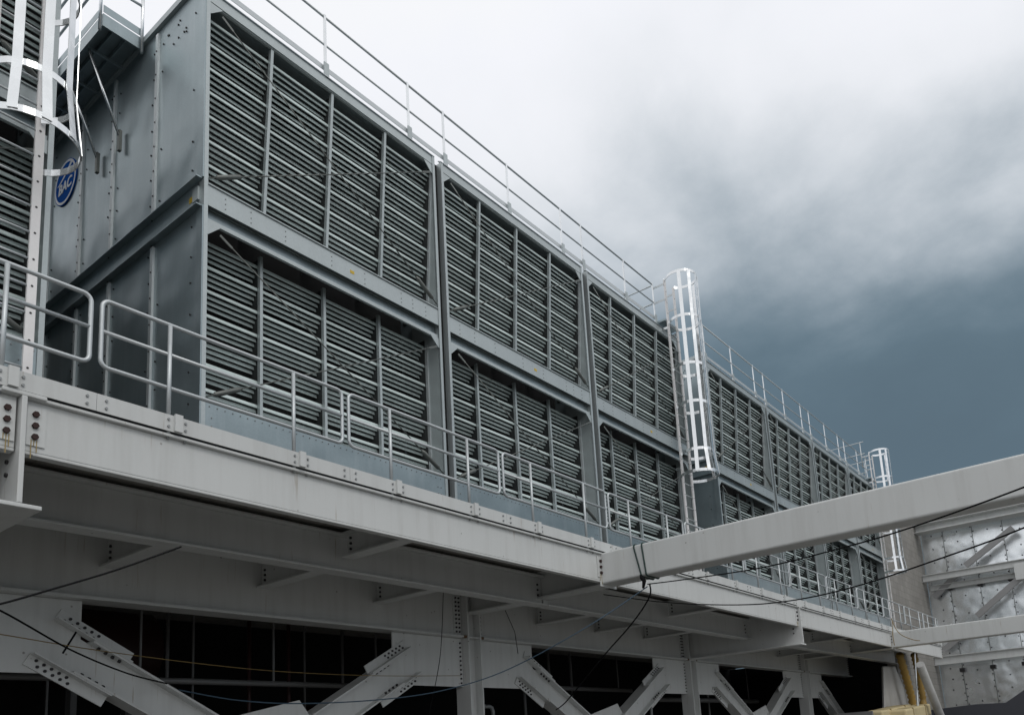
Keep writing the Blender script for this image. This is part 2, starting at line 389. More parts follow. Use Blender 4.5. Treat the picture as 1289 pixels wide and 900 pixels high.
def inner_girder(x0, x1, lab):
    t = thing('inner_girder', lab, 'steel girder', (x0, 9.25, 4.3), 'inner girders under the tower front')
    MB().ibeam((x0, 9.25, 4.585), (x1, 9.25, 4.585), (0, 0, 1), 0.26, 0.57, 0.03, 0.025).build('beam', 'white_steel', t, bevel=0.006)
    bl = MB()
    for xe, s in ((x0, 1), (x1, -1)):
        for z in (4.5, 4.6, 4.7): bl.bolt((xe + s * 0.12, 9.237, z), (0, -1, 0), 0.02, 0.02)
    bl.build('connection_bolts', 'bolt_dark', t, kind='stuff')
def deep_girder(x0, x1, lab):
    t = thing('deep_girder', lab, 'steel girder', (x0, YC, 3.93), 'deep girders between the columns')
    b = MB()
    b.box(x0, x1, YC - 0.0, YC + 0.03, 3.981, 4.86)
    b.box(x0, x1, YC - 0.17, YC + 0.2, 3.94, 3.98)
    b.box(x0, x1, YC - 0.17, YC + 0.2, 4.861, 4.90)
    b.build('beam', 'white_steel', t)
    for xe, s in ((x0, 1), (x1, -1)):
        MB().box(min(xe - s * 0.002, xe + s * 0.09), max(xe - s * 0.002, xe + s * 0.09), YC - 0.173, YC - 0.1, 3.937, 3.983).build('rust_patch', 'stain_brown', t)
        MB().box(min(xe, xe + s * 0.2), max(xe, xe + s * 0.2), YC - 0.02, YC - 0.001, 4.02, 4.82).build('end_plate', 'white_steel', t)
        bl = MB()
        for xo in (0.06, 0.145):
            for i in range(9): bl.bolt((xe + s * xo, YC - 0.02, 4.07 + i * 0.085), (0, -1, 0), 0.021, 0.022)
        bl.build('end_plate_bolts', 'bolt_dark', t, kind='stuff')
def joist(xn, y0, y1, z0, z1, lab):
    t = thing('floor_joist', lab, 'steel beam', (xn, y0, z0), 'white floor joists under the towers')
    MB().ibeam((xn, y0, (z0 + z1) / 2), (xn, y1, (z0 + z1) / 2), (0, 0, 1), 0.22, z1 - z0, 0.025, 0.02).build('beam', 'white_steel', t)
    bl = MB()
    for z in (z0 + 0.12, z0 + 0.2, z0 + 0.28): bl.bolt((xn - 0.01, y1 - 0.09, z), (-1, 0, 0), 0.02, 0.02)
    bl.build('end_bolts', 'bolt_dark', t, kind='stuff')
WHO = ['behind the caged ladder gap', 'spanning towards the roped box beam', 'beyond the roped box beam', 'near the yellow roped box beam']
for i in range(4):
    x0, x1 = NODE[i], NODE[i + 1]
    inner_girder(x0 + (0.03 if i % 2 else 0.03), x1 - 0.03, 'grey shaded inner girder in line with the tower front, ' + WHO[i])
    deep_girder(x0 + 0.2, x1 - 0.2, 'deep shaded plate girder over the bracing, ' + WHO[i])
    for k in (1, 2, 3):
        xj = x0 + (x1 - x0) * k / 4
        joist(xj, 9.39, YC - 0.01, 4.42, 4.86, 'short white floor joist in the shade, ' + WHO[i])
        if k == 2: joist(xj, YG + 0.16, 9.11, 4.50, 4.86, 'short white outrigger under the walkway, ' + WHO[i])
inner_girder(NODE[4] + 0.03, 37.9, 'short shaded inner girder beside the concrete wall')
deep_girder(NODE[4] + 0.2, 36.0, 'short deep shaded plate girder beside the concrete wall')

# ------------------------------------------------------------------ columns and braces
def column(xn, lab):
    t = thing('steel_column', lab, 'column', (xn, YC + 0.1, 0), 'white columns under the deck')
    b = MB()
    b.box(xn - 0.19, xn - 0.155, YC - 0.19, YC + 0.19, 0.0, 4.92)
    b.box(xn + 0.155, xn + 0.19, YC - 0.19, YC + 0.19, 0.0, 4.92)
    b.box(xn - 0.154, xn + 0.154, YC - 0.015, YC + 0.015, 0.0, 4.92)
    b.build('shaft', 'white_steel', t)
    MB().box(xn - 0.15, xn + 0.15, YC - 0.18, YC - 0.02, 3.94, 3.965).build('stiffener', 'white_steel', t)
    MB().box(xn - 0.12, xn - 0.06, YC - 0.021, YC - 0.0155, 4.0, 4.6).build('rust_streak', 'stain_brown', t)
    MB().box(xn - 0.4, xn + 0.4, YC - 0.4, YC + 0.4, 0, 0.04).build('base_plate', 'white_steel', t)
    for s in (-1, 1):
        gx = [xn + s * 0.20, xn + s * 2.0]
        g = MB().prism([(gx[0], YC - 0.012, 3.935), (gx[0], YC - 0.012, 2.98), (xn + s * 1.85, YC - 0.012, 2.98), (gx[1], YC - 0.012, 3.20), (gx[1], YC - 0.012, 3.935)], (0, 0.024, 0))
        g.build('gusset_plate', 'white_steel', t)
        bl = MB()
        for i in range(10): bl.bolt((xn + s * 0.26, YC - 0.012, 3.05 + i * 0.088), (0, -1, 0), 0.02, 0.02)
        bl.build('gusset_bolts', 'bolt_dark', t, kind='stuff')
CW = ['hidden at the far side of the caged ladder', 'below the rusty bolted beam end', 'below the roped box beam', 'below the second bolted beam end', 'below the yellow roped box beam']
for i, xn in enumerate(NODE): column(xn, 'white H column with bracing plates ' + CW[i])

def brace(p0, p1, lab):
    p0, p1 = Vector(p0), Vector(p1); d = (p1 - p0).normalized(); up = Vector((0, 1, 0)).cross(d).normalized()
    if up.z < 0: up = -up
    t = thing('diagonal_brace', lab, 'steel brace', tuple(p0), 'white diagonal braces')
    # W section: web faces the street, flanges above and below
    H, W = 0.46, 0.34
    b = MB()
    b.obox(p0 + d * 0.50, p1, up, W, 0.03, ou=H / 2); b.obox(p0 + d * 0.50, p1, up, W, 0.03, ou=-H / 2)
    b.obox(p0 + d * 0.30, p1, up, 0.03, H - 0.032)
    b.build('section', 'white_steel', t)
    bl = MB()
    for s in (1, -1):
        # claw angles: one leg flat on the gusset, the other on the flange
        c = MB(); q0, q1 = p0 + Vector((0, -0.027, 0)), p0 + d * 1.05 + Vector((0, -0.027, 0))
        c.obox(q0, q1, up, 0.022, 0.16, ou=s * (H / 2 + 0.10))
        c.obox(q0 + Vector((0, -0.07, 0)), q1 + Vector((0, -0.07, 0)), up, 0.15, 0.018, ou=s * (H / 2 + 0.028))
        c.build('claw_angle', 'white_steel', t)
        for i in range(5):
            a = q0 + d * (0.1 + 0.1 * i)
            for q in (0.07, 0.13): bl.bolt(a + up * s * (H / 2 + q) + d * (0.05 if q > 0.1 else 0), (0, -1, 0), 0.02, 0.03)
        for i in range(4):
            a = q0 + d * (0.62 + 0.1 * i) + Vector((0, -0.07, 0))
            bl.bolt(a + up * s * (H / 2 - 0.02), -up * s, 0.022, 0.03)
    bl.build('claw_bolts', 'bolt_dark', t, kind='stuff')
for i in range(4):
    x0, x1 = NODE[i], NODE[i + 1]; xm = (x0 + x1) / 2
    nm = ['out by the far ladder side', 'below the badged tower', 'behind the roped box beam', 'near the concrete wall'][i]
    zN = 1.85
    for s, xe in ((1, x0), (-1, x1)):
        a = Vector((xe + s * 1.55, YC - 0.0, 3.44)); e = Vector((xm - s * 0.45, YC, zN + 0.12))
        brace(a, e, 'white diagonal brace falling from a column plate, ' + nm)
    t = thing('brace_node', 'white centre plate where two diagonal braces meet, ' + nm, 'steel plate', (xm, YC, zN), 'centre plates of the bracing')
    MB().prism([(xm - 0.9, YC - 0.06, 1.2), (xm + 0.9, YC - 0.06, 1.2), (xm + 1.0, YC - 0.06, 2.2), (xm + 0.62, YC - 0.06, 2.68), (xm - 0.62, YC - 0.06, 2.40), (xm - 1.0, YC - 0.06, 2.2)], (0, 0.024, 0)).build('plate', 'white_steel', t)
    MB().ibeam((x0 + 0.2, YC + 0.02, 1.3), (x1 - 0.2, YC + 0.02, 1.3), (0, 0, 1), 0.08, 0.3, 0.03, 0.03).build('strut', 'white_steel', t)
brace((NODE[4] + 1.55, YC, 3.44), (NODE[4] + 5.0, YC, 1.4), 'white diagonal brace beside the concrete wall and the hoses')

# things in the dark behind the bracing
def dark_pipe(x, y, z0, z1, r, m_, lab):
    tag(MB().tube([(x, y, z0), (x, y, z1)], r, 10).build('hanging_pipe', m_), lab, 'pipe', 'thin pipes in the dark under the deck')
for x, y, z0, r, m_ in ((7.0, 13.5, 1.0, 0.03, 'pipe_dull'), (8.2, 13.0, 0.0, 0.035, 'red_paint'), (9.0, 13.0, 0.0, 0.035, 'red_paint'), (11.0, 14.0, 0, 0.03, 'pipe_dull'), (16.5, 13.6, 0, 0.04, 'pipe_dull'), (17.6, 13.6, 0, 0.04, 'pipe_dull'), (18.6, 13.6, 0, 0.03, 'pipe_dull'), (27.0, 13.6, 0, 0.04, 'pipe_dull')):
    dark_pipe(x, y, z0, 4.93, r, m_, 'thin vertical pipe in the dark space behind the bracing')
for (x0_, x1_, y_, z_, r_, lab_) in ((3.0, 11.4, 12.6, 3.1, 0.05, 'thin horizontal pipe in the dark below the badged tower'), (4.5, 11.4, 13.8, 2.55, 0.09, 'thick horizontal pipe in the dark below the badged tower'), (12.4, 20.8, 13.0, 3.25, 0.06, 'horizontal pipe in the dark behind the roped box beam'), (21.5, 30.0, 13.0, 3.0, 0.08, 'horizontal pipe in the dark near the concrete wall')):
    t = thing('service_pipe', lab_, 'pipe', (x0_, y_, z_), 'horizontal pipes in the dark under the deck')
    MB().tube([(x0_, y_, z_), (x1_, y_, z_)], r_, 10).build('pipe', 'pipe_dull', t)
    k_ = x0_ + 0.8
    while k_ < x1_:
        MB().box(k_, k_ + 0.03, y_ - 0.015, y_ + 0.015, z_, 4.93).build('hanger', 'pipe_dull', t); k_ += 2.3
def street_pole(p, lab):
    t = thing('bent_pipe', lab, 'pipe', p, 'bent pipes in the dark under the deck')
    x, y, z = p
    MB().tube([(x, y, 0), (x, y, z - 0.12), (x - 0.04, y, z - 0.03), (x - 0.12, y, z), (x - 0.4, y, z)], 0.045, 10).build('pipe', 'rail_zinc', t)
street_pole((14.45, 12.9, 2.75), 'bent grey pipe below a diagonal brace')
street_pole((21.2, 12.6, 3.02), 'bent grey pipe left of the column below the bolted beam end')
for x, y, z, r, lab in ((6.6, 15.0, 3.9, 0.7, 'dull red tank hidden in the dark high behind the brace'), (10.4, 14.5, 2.4, 0.5, 'dull red tank hidden in the dark beside the column')):
    t = thing('red_tank', lab, 'tank', (x, y, z - r))
    MB().tube([(x - 0.9, y, z), (x - 0.75, y, z), (x + 0.75, y, z), (x + 0.9, y, z)], [r * 0.6, r, r, r * 0.6], 16).build('shell', 'red_paint', t)
    MB().box(x - 0.5, x - 0.4, y - 0.1, y + 0.1, 0, z).build('support', 'pipe_dull', t); MB().box(x + 0.4, x + 0.5, y - 0.1, y + 0.1, 0, z).build('support', 'pipe_dull', t)

# ------------------------------------------------------------------ cooling towers
def blade_mesh():
    # four slats stepping inwards and down
    b = MB()
    for i in range(4):
        y, z = i * 0.045, -i * 0.053
        P = [(y + 0.022, z + 0.008), (y + 0.012, z + 0.006), (y, z - 0.040), (y + 0.004, z - 0.046), (y + 0.014, z - 0.045)]
        Q = P + [(a + 0.010, c + 0.004) for a, c in reversed(P[1:-1])]
        b.prism([(0, a, c) for a, c in Q], (1, 0, 0))
    me = bpy.data.meshes.new('louver_blade'); me.from_pydata(b.v, [], b.f); me.materials.append(MAT['louver_grey'])
    bm = bmesh.new(); bm.from_mesh(me); bmesh.ops.recalc_face_normals(bm, faces=bm.faces); bm.to_mesh(me); bm.free()
    return me
BLADE = blade_mesh()
Y_BACK = 16.2
def rod(t, a, b, r=0.009):
    a, b = Vector(a), Vector(b); d = (b - a).normalized()
    rd = MB().tube([a, b], r, 6).build('brace_rod', 'rod_steel', t)
    MB().tube([b - d * 0.55, b - d * 0.5, b - d * 0.14, b - d * 0.10], [0.012, 0.034, 0.034, 0.012], 8).build('turnbuckle', 'rod_steel', rd)
    MB().obox(a, a + d * 0.20, (0, 1, 0), 0.035, 0.012).build('clevis', 'rod_steel', rd)

def tower(x0, x1, label, end_wall=False, badge=False, joint=0.0):
    t = thing('cooling_tower', label, 'cooling tower', (x0, YT, 5.03), 'galvanised cooling towers standing in a row')
    mull = [x0 + (x1 - x0) * k_ / 4 - 0.03 for k_ in (1, 2, 3)]
    # casing: near-black sheet carrying the interior shade behind the louvres, roof deck, rear and side walls
    MB().box(x0 + 0.06, x1 - 0.06, 10.0, 10.05, 5.05, 12.2).build('fill_shade_sheet', 'dark_interior', t)
    MB().box(x0 + 0.02, x1 - 0.02, 9.33, Y_BACK - 0.03, 12.18, 12.24).build('roof_deck', 'galvanised', t)
    MB().box(x0, x1, Y_BACK - 0.03, Y_BACK, 5.03, 12.3).build('rear_wall', 'galvanised', t)
    MB().box(x1 - 0.03, x1, 9.52, Y_BACK - 0.035, 5.03, 12.195).build('side_wall', 'galvanised', t)
    # jamb panels and corner posts
    for xe, s in ((x0, 1), (x1, -1)):
        xa, xb = sorted((xe + s * 0.012, xe + s * 0.032))
        MB().box(xa, xb, YT + 0.045, 9.75, 5.03, 12.03).build('jamb_panel', 'galvanised_trim', t)
        p = MB()
        xa, xb = sorted((xe, xe + s * 0.055))
        p.box(xa, xb, YT - 0.012, YT + 0.0, 5.03, 12.16)
        xa, xb = sorted((xe, xe + s * 0.011)); p.box(xa, xb, YT + 0.001, YT + 0.12, 5.03, 12.16)
        p.build('corner_post', 'galvanised_trim', t)
        xa, xb = sorted((xe + s * 0.0325, xe + s * 0.05))
        MB().box(xa, xb, 9.375, 9.43, 6.19, 8.64).build('jamb_strip', 'rail_zinc', t)
        MB().prism([(xe + s * 0.033, 9.11, 11.9), (xe + s * 0.033, 9.15, 11.9), (xe + s * 0.033, 9.37, 9.24), (xe + s * 0.033, 9.32, 9.24)], (s * 0.014, 0, 0)).build('jamb_strip', 'rail_zinc', t)
    xi0, xi1 = x0 + 0.056, x1 - 0.056
    # sill
    MB().box(xi0, xi1, YT + 0.002, YT + 0.02, 5.03, 6.165).build('sill_panel', 'galvanised', t)
    MB().box(xi0, xi1, YT + 0.021, 9.9, 6.13, 6.16).build('sill_ledge', 'galvanised_trim', t)
    bl = MB(); xx = xi0 + 0.06
    while xx < xi1: bl.bolt((xx, YT + 0.002, 6.115), (0, -1, 0), 0.008, 0.01); xx += 0.105
    for xx in (xi0 + 0.09, xi1 - 0.09, xi1 - 0.16):
        for i in range(8): bl.bolt((xx, YT + 0.002, 5.2 + i * 0.11), (0, -1, 0), 0.008, 0.01)
    bl.build('sill_bolts', 'bolt_zinc', t, kind='stuff')
    # mid band: web, recessed return, bottom lip
    bb = MB()
    bb.box(xi0, xi1, YT + 0.0, YT + 0.015, 8.89, 9.185)
    bb.box(xi0, xi1, YT - 0.02, YT + 0.60, 9.186, 9.20)
    bb.build('mid_beam', 'galvanised_trim', t)
    MB().box(xi0, xi1, YT + 0.10, YT + 0.12, 8.715, 8.888).build('beam_return', 'galvanised', t)
    MB().box(xi0, xi1, YT + 0.02, YT + 0.065, 8.655, 8.714).build('beam_lip', 'galvanised_trim', t)
    bl = MB()
    for f_ in (0.06, 0.15, 0.28, 0.47, 0.62, 0.80, 0.86, 0.93):
        xx = xi0 + f_ * (xi1 - xi0)
        for z in (8.95, 9.03, 9.11): bl.bolt((xx, YT, z + random.uniform(-.01, .01)), (0, -1, 0), 0.008, 0.008)
    bl.build('mid_beam_bolts', 'bolt_zinc', t, kind='stuff')
    # top beam and flashing
    MB().box(xi0, xi1, YT + 0.0, YT + 0.02, 12.0, 12.16).build('top_beam', 'galvanised_trim', t)
    MB().box(xi0, xi1, YT + 0.021, YT + 0.06, 11.985, 12.0).build('top_beam_flange', 'galvanised_trim', t)
    MB().prism([(x0, YT - 0.02, 12.162), (x0, YT - 0.02, 12.175), (x0, YT + 0.06, 12.225), (x0, YT + 0.07, 12.215)], (x1 - x0, 0, 0)).build('edge_flashing', 'rail_zinc', t)
    MB().box(x0 + 0.02, x1 - 0.02, YT + 0.022, 9.45, 12.02, 12.17).build('top_closure', 'galvanised', t)
    # gussets
    for z, dz in ((11.99, 1), (8.65, 1)):
        for xe, s in ((xi0, 1), (xi1, -1)):
            MB().prism([(xe, YT + 0.004, z), (xe + s * 0.19, YT + 0.004, z), (xe + s * 0.02, YT + 0.004, z - 0.17), (xe, YT + 0.004, z - 0.17)], (0, 0.012, 0)).build('gusset', 'galvanised_trim', t)
    # near-black strip standing in for the deep shade in the joint towards the next tower
    if joint: MB().box(x1 + 0.002, x1 + joint - 0.002, YT + 0.10, YT + 0.14, 5.03, 12.15).build('joint_shade_strip', 'dark_interior', t)
    # mullions follow the louvre face: upright and set back below, leaning inwards above; dark divider plates behind them
    for xm in mull:
        MB().box(xm - 0.022, xm + 0.022, 9.375, 9.435, 6.17, 8.76).build('mullion', 'galvanised_trim', t)
        MB().prism([(xm - 0.022, 9.10, 11.98), (xm - 0.022, 9.16, 11.98), (xm - 0.022, 9.375, 9.205), (xm - 0.022, 9.315, 9.205)], (0.044, 0, 0)).build('mullion', 'galvanised_trim', t)
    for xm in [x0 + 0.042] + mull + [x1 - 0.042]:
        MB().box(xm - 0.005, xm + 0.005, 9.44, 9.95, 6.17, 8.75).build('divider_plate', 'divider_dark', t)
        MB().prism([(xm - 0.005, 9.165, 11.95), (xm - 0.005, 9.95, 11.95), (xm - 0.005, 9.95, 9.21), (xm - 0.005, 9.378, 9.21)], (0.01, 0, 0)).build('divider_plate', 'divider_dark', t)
    # louvre blades, shared mesh
    edges = [x0 + 0.04] + list(mull) + [x1 - 0.04]
    def blades(ztop, zbot, n_, ytop, ybot):
        for a, b in zip(edges[:-1], edges[1:]):
            for i in range(n_):
                f_ = i / (n_ - 1)
                o = link('louver_blade', BLADE, t)
                o.location = (a + 0.006, ytop + (ybot - ytop) * f_ + random.uniform(-.004, .004), ztop + (zbot - ztop) * f_ + random.uniform(-.003, .003))
                o.rotation_euler = (random.uniform(-.02, .02), 0, 0)
                o.scale = (b - a - 0.014, 1, 1)
    blades(11.83, 9.38, 8, 9.172, 9.368)
    blades(8.64, 6.54, 7, 9.442, 9.446)
    # tension rods
    yr = YT - 0.02
    rod(t, (x0 + 0.22, yr, 11.86), (x1 - 0.10, yr, 9.26)); rod(t, (x1 - 0.14, yr, 11.78), (x0 + 0.06, yr, 9.27))
    rod(t, (x0 + 0.22, yr, 8.52), (x1 - 0.10, yr, 6.22)); rod(t, (x1 - 0.14, yr, 8.46), (x0 + 0.06, yr, 6.22))
    # stickers on the sill and on the beam
    xs = x0 + (x1 - x0) * 0.42
    st = MB()
    for z in (5.80, 5.70): st.box(xs, xs + 0.10, YT - 0.003, YT + 0.002, z, z + 0.045)
    st.build('sticker', 'sticker_yellow', t)
    MB().box(x0 + (x1 - x0) * 0.55, x0 + (x1 - x0) * 0.55 + 0.08, YT - 0.003, YT - 0.0005, 9.0, 9.05).build('sticker', 'sticker_yellow', t)
    # left side wall
    if not end_wall:
        MB().box(x0, x0 + 0.011, 9.52, Y_BACK - 0.035, 5.03, 12.195).build('side_wall', 'galvanised', t)
        return t
    seams = [YT + 0.14, 10.33, 11.60, 12.66, 13.82, 15.0, Y_BACK - 0.04]
    rng = random.Random(3)
    for a, b in zip(seams[:-1], seams[1:]):
        for z0, z1 in ((5.03, 8.86), (9.25, 12.3)):
            MB().box(x0, x0 + 0.02, a + 0.004, b - 0.004, z0, z1).build('wall_panel', 'galvanised', t)
    for yb in seams[1:-1]:
        for z0, z1 in ((5.03, 8.80), (9.26, 12.22)):
            MB().box(x0 - 0.035, x0 - 0.001, yb - 0.034, yb + 0.034, z0, z1).build('seam_cover', 'seam_zinc', t)
    MB().box(x0 - 0.02, x0 - 0.001, YT - 0.01, YT + 0.135, 9.26, 12.3).build('corner_cover', 'galvanised', t)
    MB().box(x0 - 0.02, x0 - 0.001, YT - 0.01, YT + 0.135, 5.03, 8.85).build('corner_cover', 'galvanised', t)
    # belt channel between the two storeys
    MB().box(x0 + 0.0, x0 + 0.03, YT + 0.14, Y_BACK - 0.04, 8.865, 9.245).build('belt_web', 'galvanised', t)
    MB().box(x0 - 0.09, x0 - 0.001, YT + 0.02, Y_BACK - 0.04, 9.247, 9.262).build('belt_flange', 'galvanised', t)
    MB().box(x0 - 0.09, x0 - 0.001, YT + 0.02, Y_BACK - 0.04, 8.845, 8.86).build('belt_flange', 'galvanised', t)
    MB().box(x0 - 0.025, x0 - 0.001, 9.17, 9.30, 8.98, 9.17).build('belt_lug', 'galvanised_trim', t)
    MB().box(x0 - 0.004, x0 - 0.0, 9.32, 9.42, 9.03, 9.11).build('sticker', 'sticker_yellow', t)
    # roof edge angle
    MB().box(x0 - 0.05, x0 + 0.02, YT, Y_BACK, 12.305, 12.40).build('roof_edge', 'galvanised_trim', t)
    bl = MB()
    for ya, yb in zip(seams[:-1], seams[1:]):
        for yy in (ya + 0.13, yb - 0.13):
            for i in range(17):
                z = 5.4 + i * 0.41
                if 8.8 < z < 9.3: continue
                if rng.random() < 0.8: bl.bolt((x0, yy + rng.uniform(-.015, .015), z + rng.uniform(-.05, .05)), (-1, 0, 0), 0.013, 0.012)
    for i in range(9): bl.bolt((x0, 9.5 + rng.uniform(0, 0.7), 11.95 + rng.uniform(-.2, .2)), (-1, 0, 0), 0.014, 0.012)
    for yb in seams[1:-1]:
        for i in range(18): bl.bolt((x0 - 0.035, yb, 5.3 + i * 0.39), (-1, 0, 0), 0.012, 0.008)
    bl.build('wall_bolts', 'bolt_dark', t, kind='stuff')
    if badge:
        cy_, cz_, r_ = 13.27, 11.32, 0.40
        ring = [(x0 - 0.022, cy_ + r_ * math.cos(2 * math.pi * i / 48), cz_ + r_ * math.sin(2 * math.pi * i / 48)) for i in range(48)]
        bd = MB().prism(ring, (0.021, 0, 0)).build('badge', 'badge_blue', t); bd['label'] = 'round blue badge with white ring and letters'
        rg = MB()
        for i in range(48):
            a0, a1 = 2 * math.pi * i / 48, 2 * math.pi * (i + 1) / 48
            rg.prism([(x0 - 0.026, cy_ + q * math.cos(a), cz_ + q * math.sin(a)) for q, a in ((0.385, a0), (0.385, a1), (0.345, a1), (0.345, a0))], (0.0035, 0, 0))
        rg.build('badge_ring', 'badge_white', bd)
        # sweeping white stroke above the letters
        sw = MB()
        for i in range(14):
            f0, f1 = i / 14, (i + 1) / 14
            def q(f_, w): return (x0 - 0.027, cy_ + 0.27 - 0.5 * f_, cz_ + 0.02 + 0.23 * f_ ** 1.4 + w * (0.02 + 0.055 * f_))
            sw.prism([q(f0, 0), q(f1, 0), q(f1, 1), q(f0, 1)], (0.0035, 0, 0))
        sw.build('badge_stroke', 'badge_white', bd)
        cu = bpy.data.curves.new('badge_letters', 'FONT'); cu.body = 'BAC'; cu.size = 0.25; cu.extrude = 0.003; cu.align_x = 'CENTER'; cu.shear = 0.15; cu.offset = 0.006
        tmp = bpy.data.objects.new('badge_letters', cu); col.objects.link(tmp)
        bpy.context.view_layer.update()
        me = bpy.data.meshes.new_from_object(tmp.evaluated_get(bpy.context.evaluated_depsgraph_get()))
        bpy.data.objects.remove(tmp)
        # text x -> -Y, text y -> +Z, facing -X
        me.transform(Matrix(((0, 0, -1, x0 - 0.026), (-1, 0, 0, cy_), (0, 1, 0, cz_ - 0.16), (0, 0, 0, 1))))
        me.materials.clear(); me.materials.append(MAT['badge_white'])
        link('badge_letters', me, bd)
    return t

tower(-1.10, 3.30, 'cooling tower across the gap from the badged end wall, behind the cropped ladder', False)
tower(5.05, 9.31, 'cooling tower whose grey end wall carries a blue round badge', True, True, 0.16)
tower(9.47, 13.83, 'cooling tower between the badged tower and the one with the tall caged ladder', False, False, 0.17)
tower(14.00, 18.22, 'cooling tower with the tall caged ladder standing before its end', False)
tower(19.85, 23.92, 'cooling tower starting just past the gap behind the tall caged ladder', True, False, 0.16)
tower(24.08, 28.16, 'second cooling tower past the tall caged ladder gap', False, False, 0.14)
tower(28.30, 32.20, 'third cooling tower past the tall caged ladder gap', False, False, 0.15)
tower(32.35, 36.05, 'cooling tower beside the small far ladder and concrete wall', False)

# ------------------------------------------------------------------ roof guardrails
def roof_rail(posts, x0, x1, lab, end=False):
    t = thing('roof_guardrail', lab, 'guardrail', (x0, YT + 0.1, 12.3), 'guardrails on the tower roofs')
    y = YT + 0.13
    for z, r in ((13.41, 0.02), (12.89, 0.017)):
        MB().tube([(x0, y, z), (x1, y, z)], r, 8).build('rail', 'rail_zinc', t)
    MB().box(x0, x1, y - 0.004, y + 0.004, 12.41, 12.50).build('toe_board', 'rail_zinc', t)
    for xp in posts:
        p = MB().box(xp - 0.022, xp + 0.022, y - 0.03, y - 0.005, 12.30, 13.43).build('post', 'bright_zinc', t)
        MB().box(xp - 0.045, xp + 0.045, y - 0.055, y - 0.031, 12.18, 12.52).build('foot', 'galvanised_trim', p)
    return t
roof_rail([7.08, 8.83, 9.70, 11.50, 13.30, 14.08, 15.88, 17.30], 5.0, 17.32, 'roof guardrail on the badged tower and its neighbours')
t = roof_rail([20.1, 21.92, 23.6, 24.4, 26.08, 27.76, 28.6, 30.28, 31.85, 32.62, 34.3, 35.6], 19.9, 35.9, 'roof guardrail on the row beyond the tall caged ladder')
roof_rail([-1.0, 0.7, 2.2], -1.1, 2.3, 'roof guardrail on the tower across the badge gap')
# short rails that run back along the roofs
def back_rail(xp, y0, y1, posts, lab):
    t = thing('return_guardrail', lab, 'guardrail', (xp, y0, 12.3), 'guardrails returning over the roofs')
    for z in (13.38, 12.87): MB().tube([(xp, y0, z), (xp, y1, z)], 0.018, 8).build('rail', 'rail_zinc', t)
    for yp in posts: MB().tube([(xp, yp, 12.28), (xp, yp, 13.4)], 0.02, 8).build('post', 'rail_zinc', t)
back_rail(17.32, 9.24, 12.0, [10.6, 12.0], 'return guardrail behind the tall caged ladder')
back_rail(33.4, 8.6, 10.9, [8.75, 10.8], 'return guardrail next to the small far ladder')
back_rail(36.0, 9.3, 12.0, [9.35, 10.6, 12.0], 'return guardrail at the far roof corner')

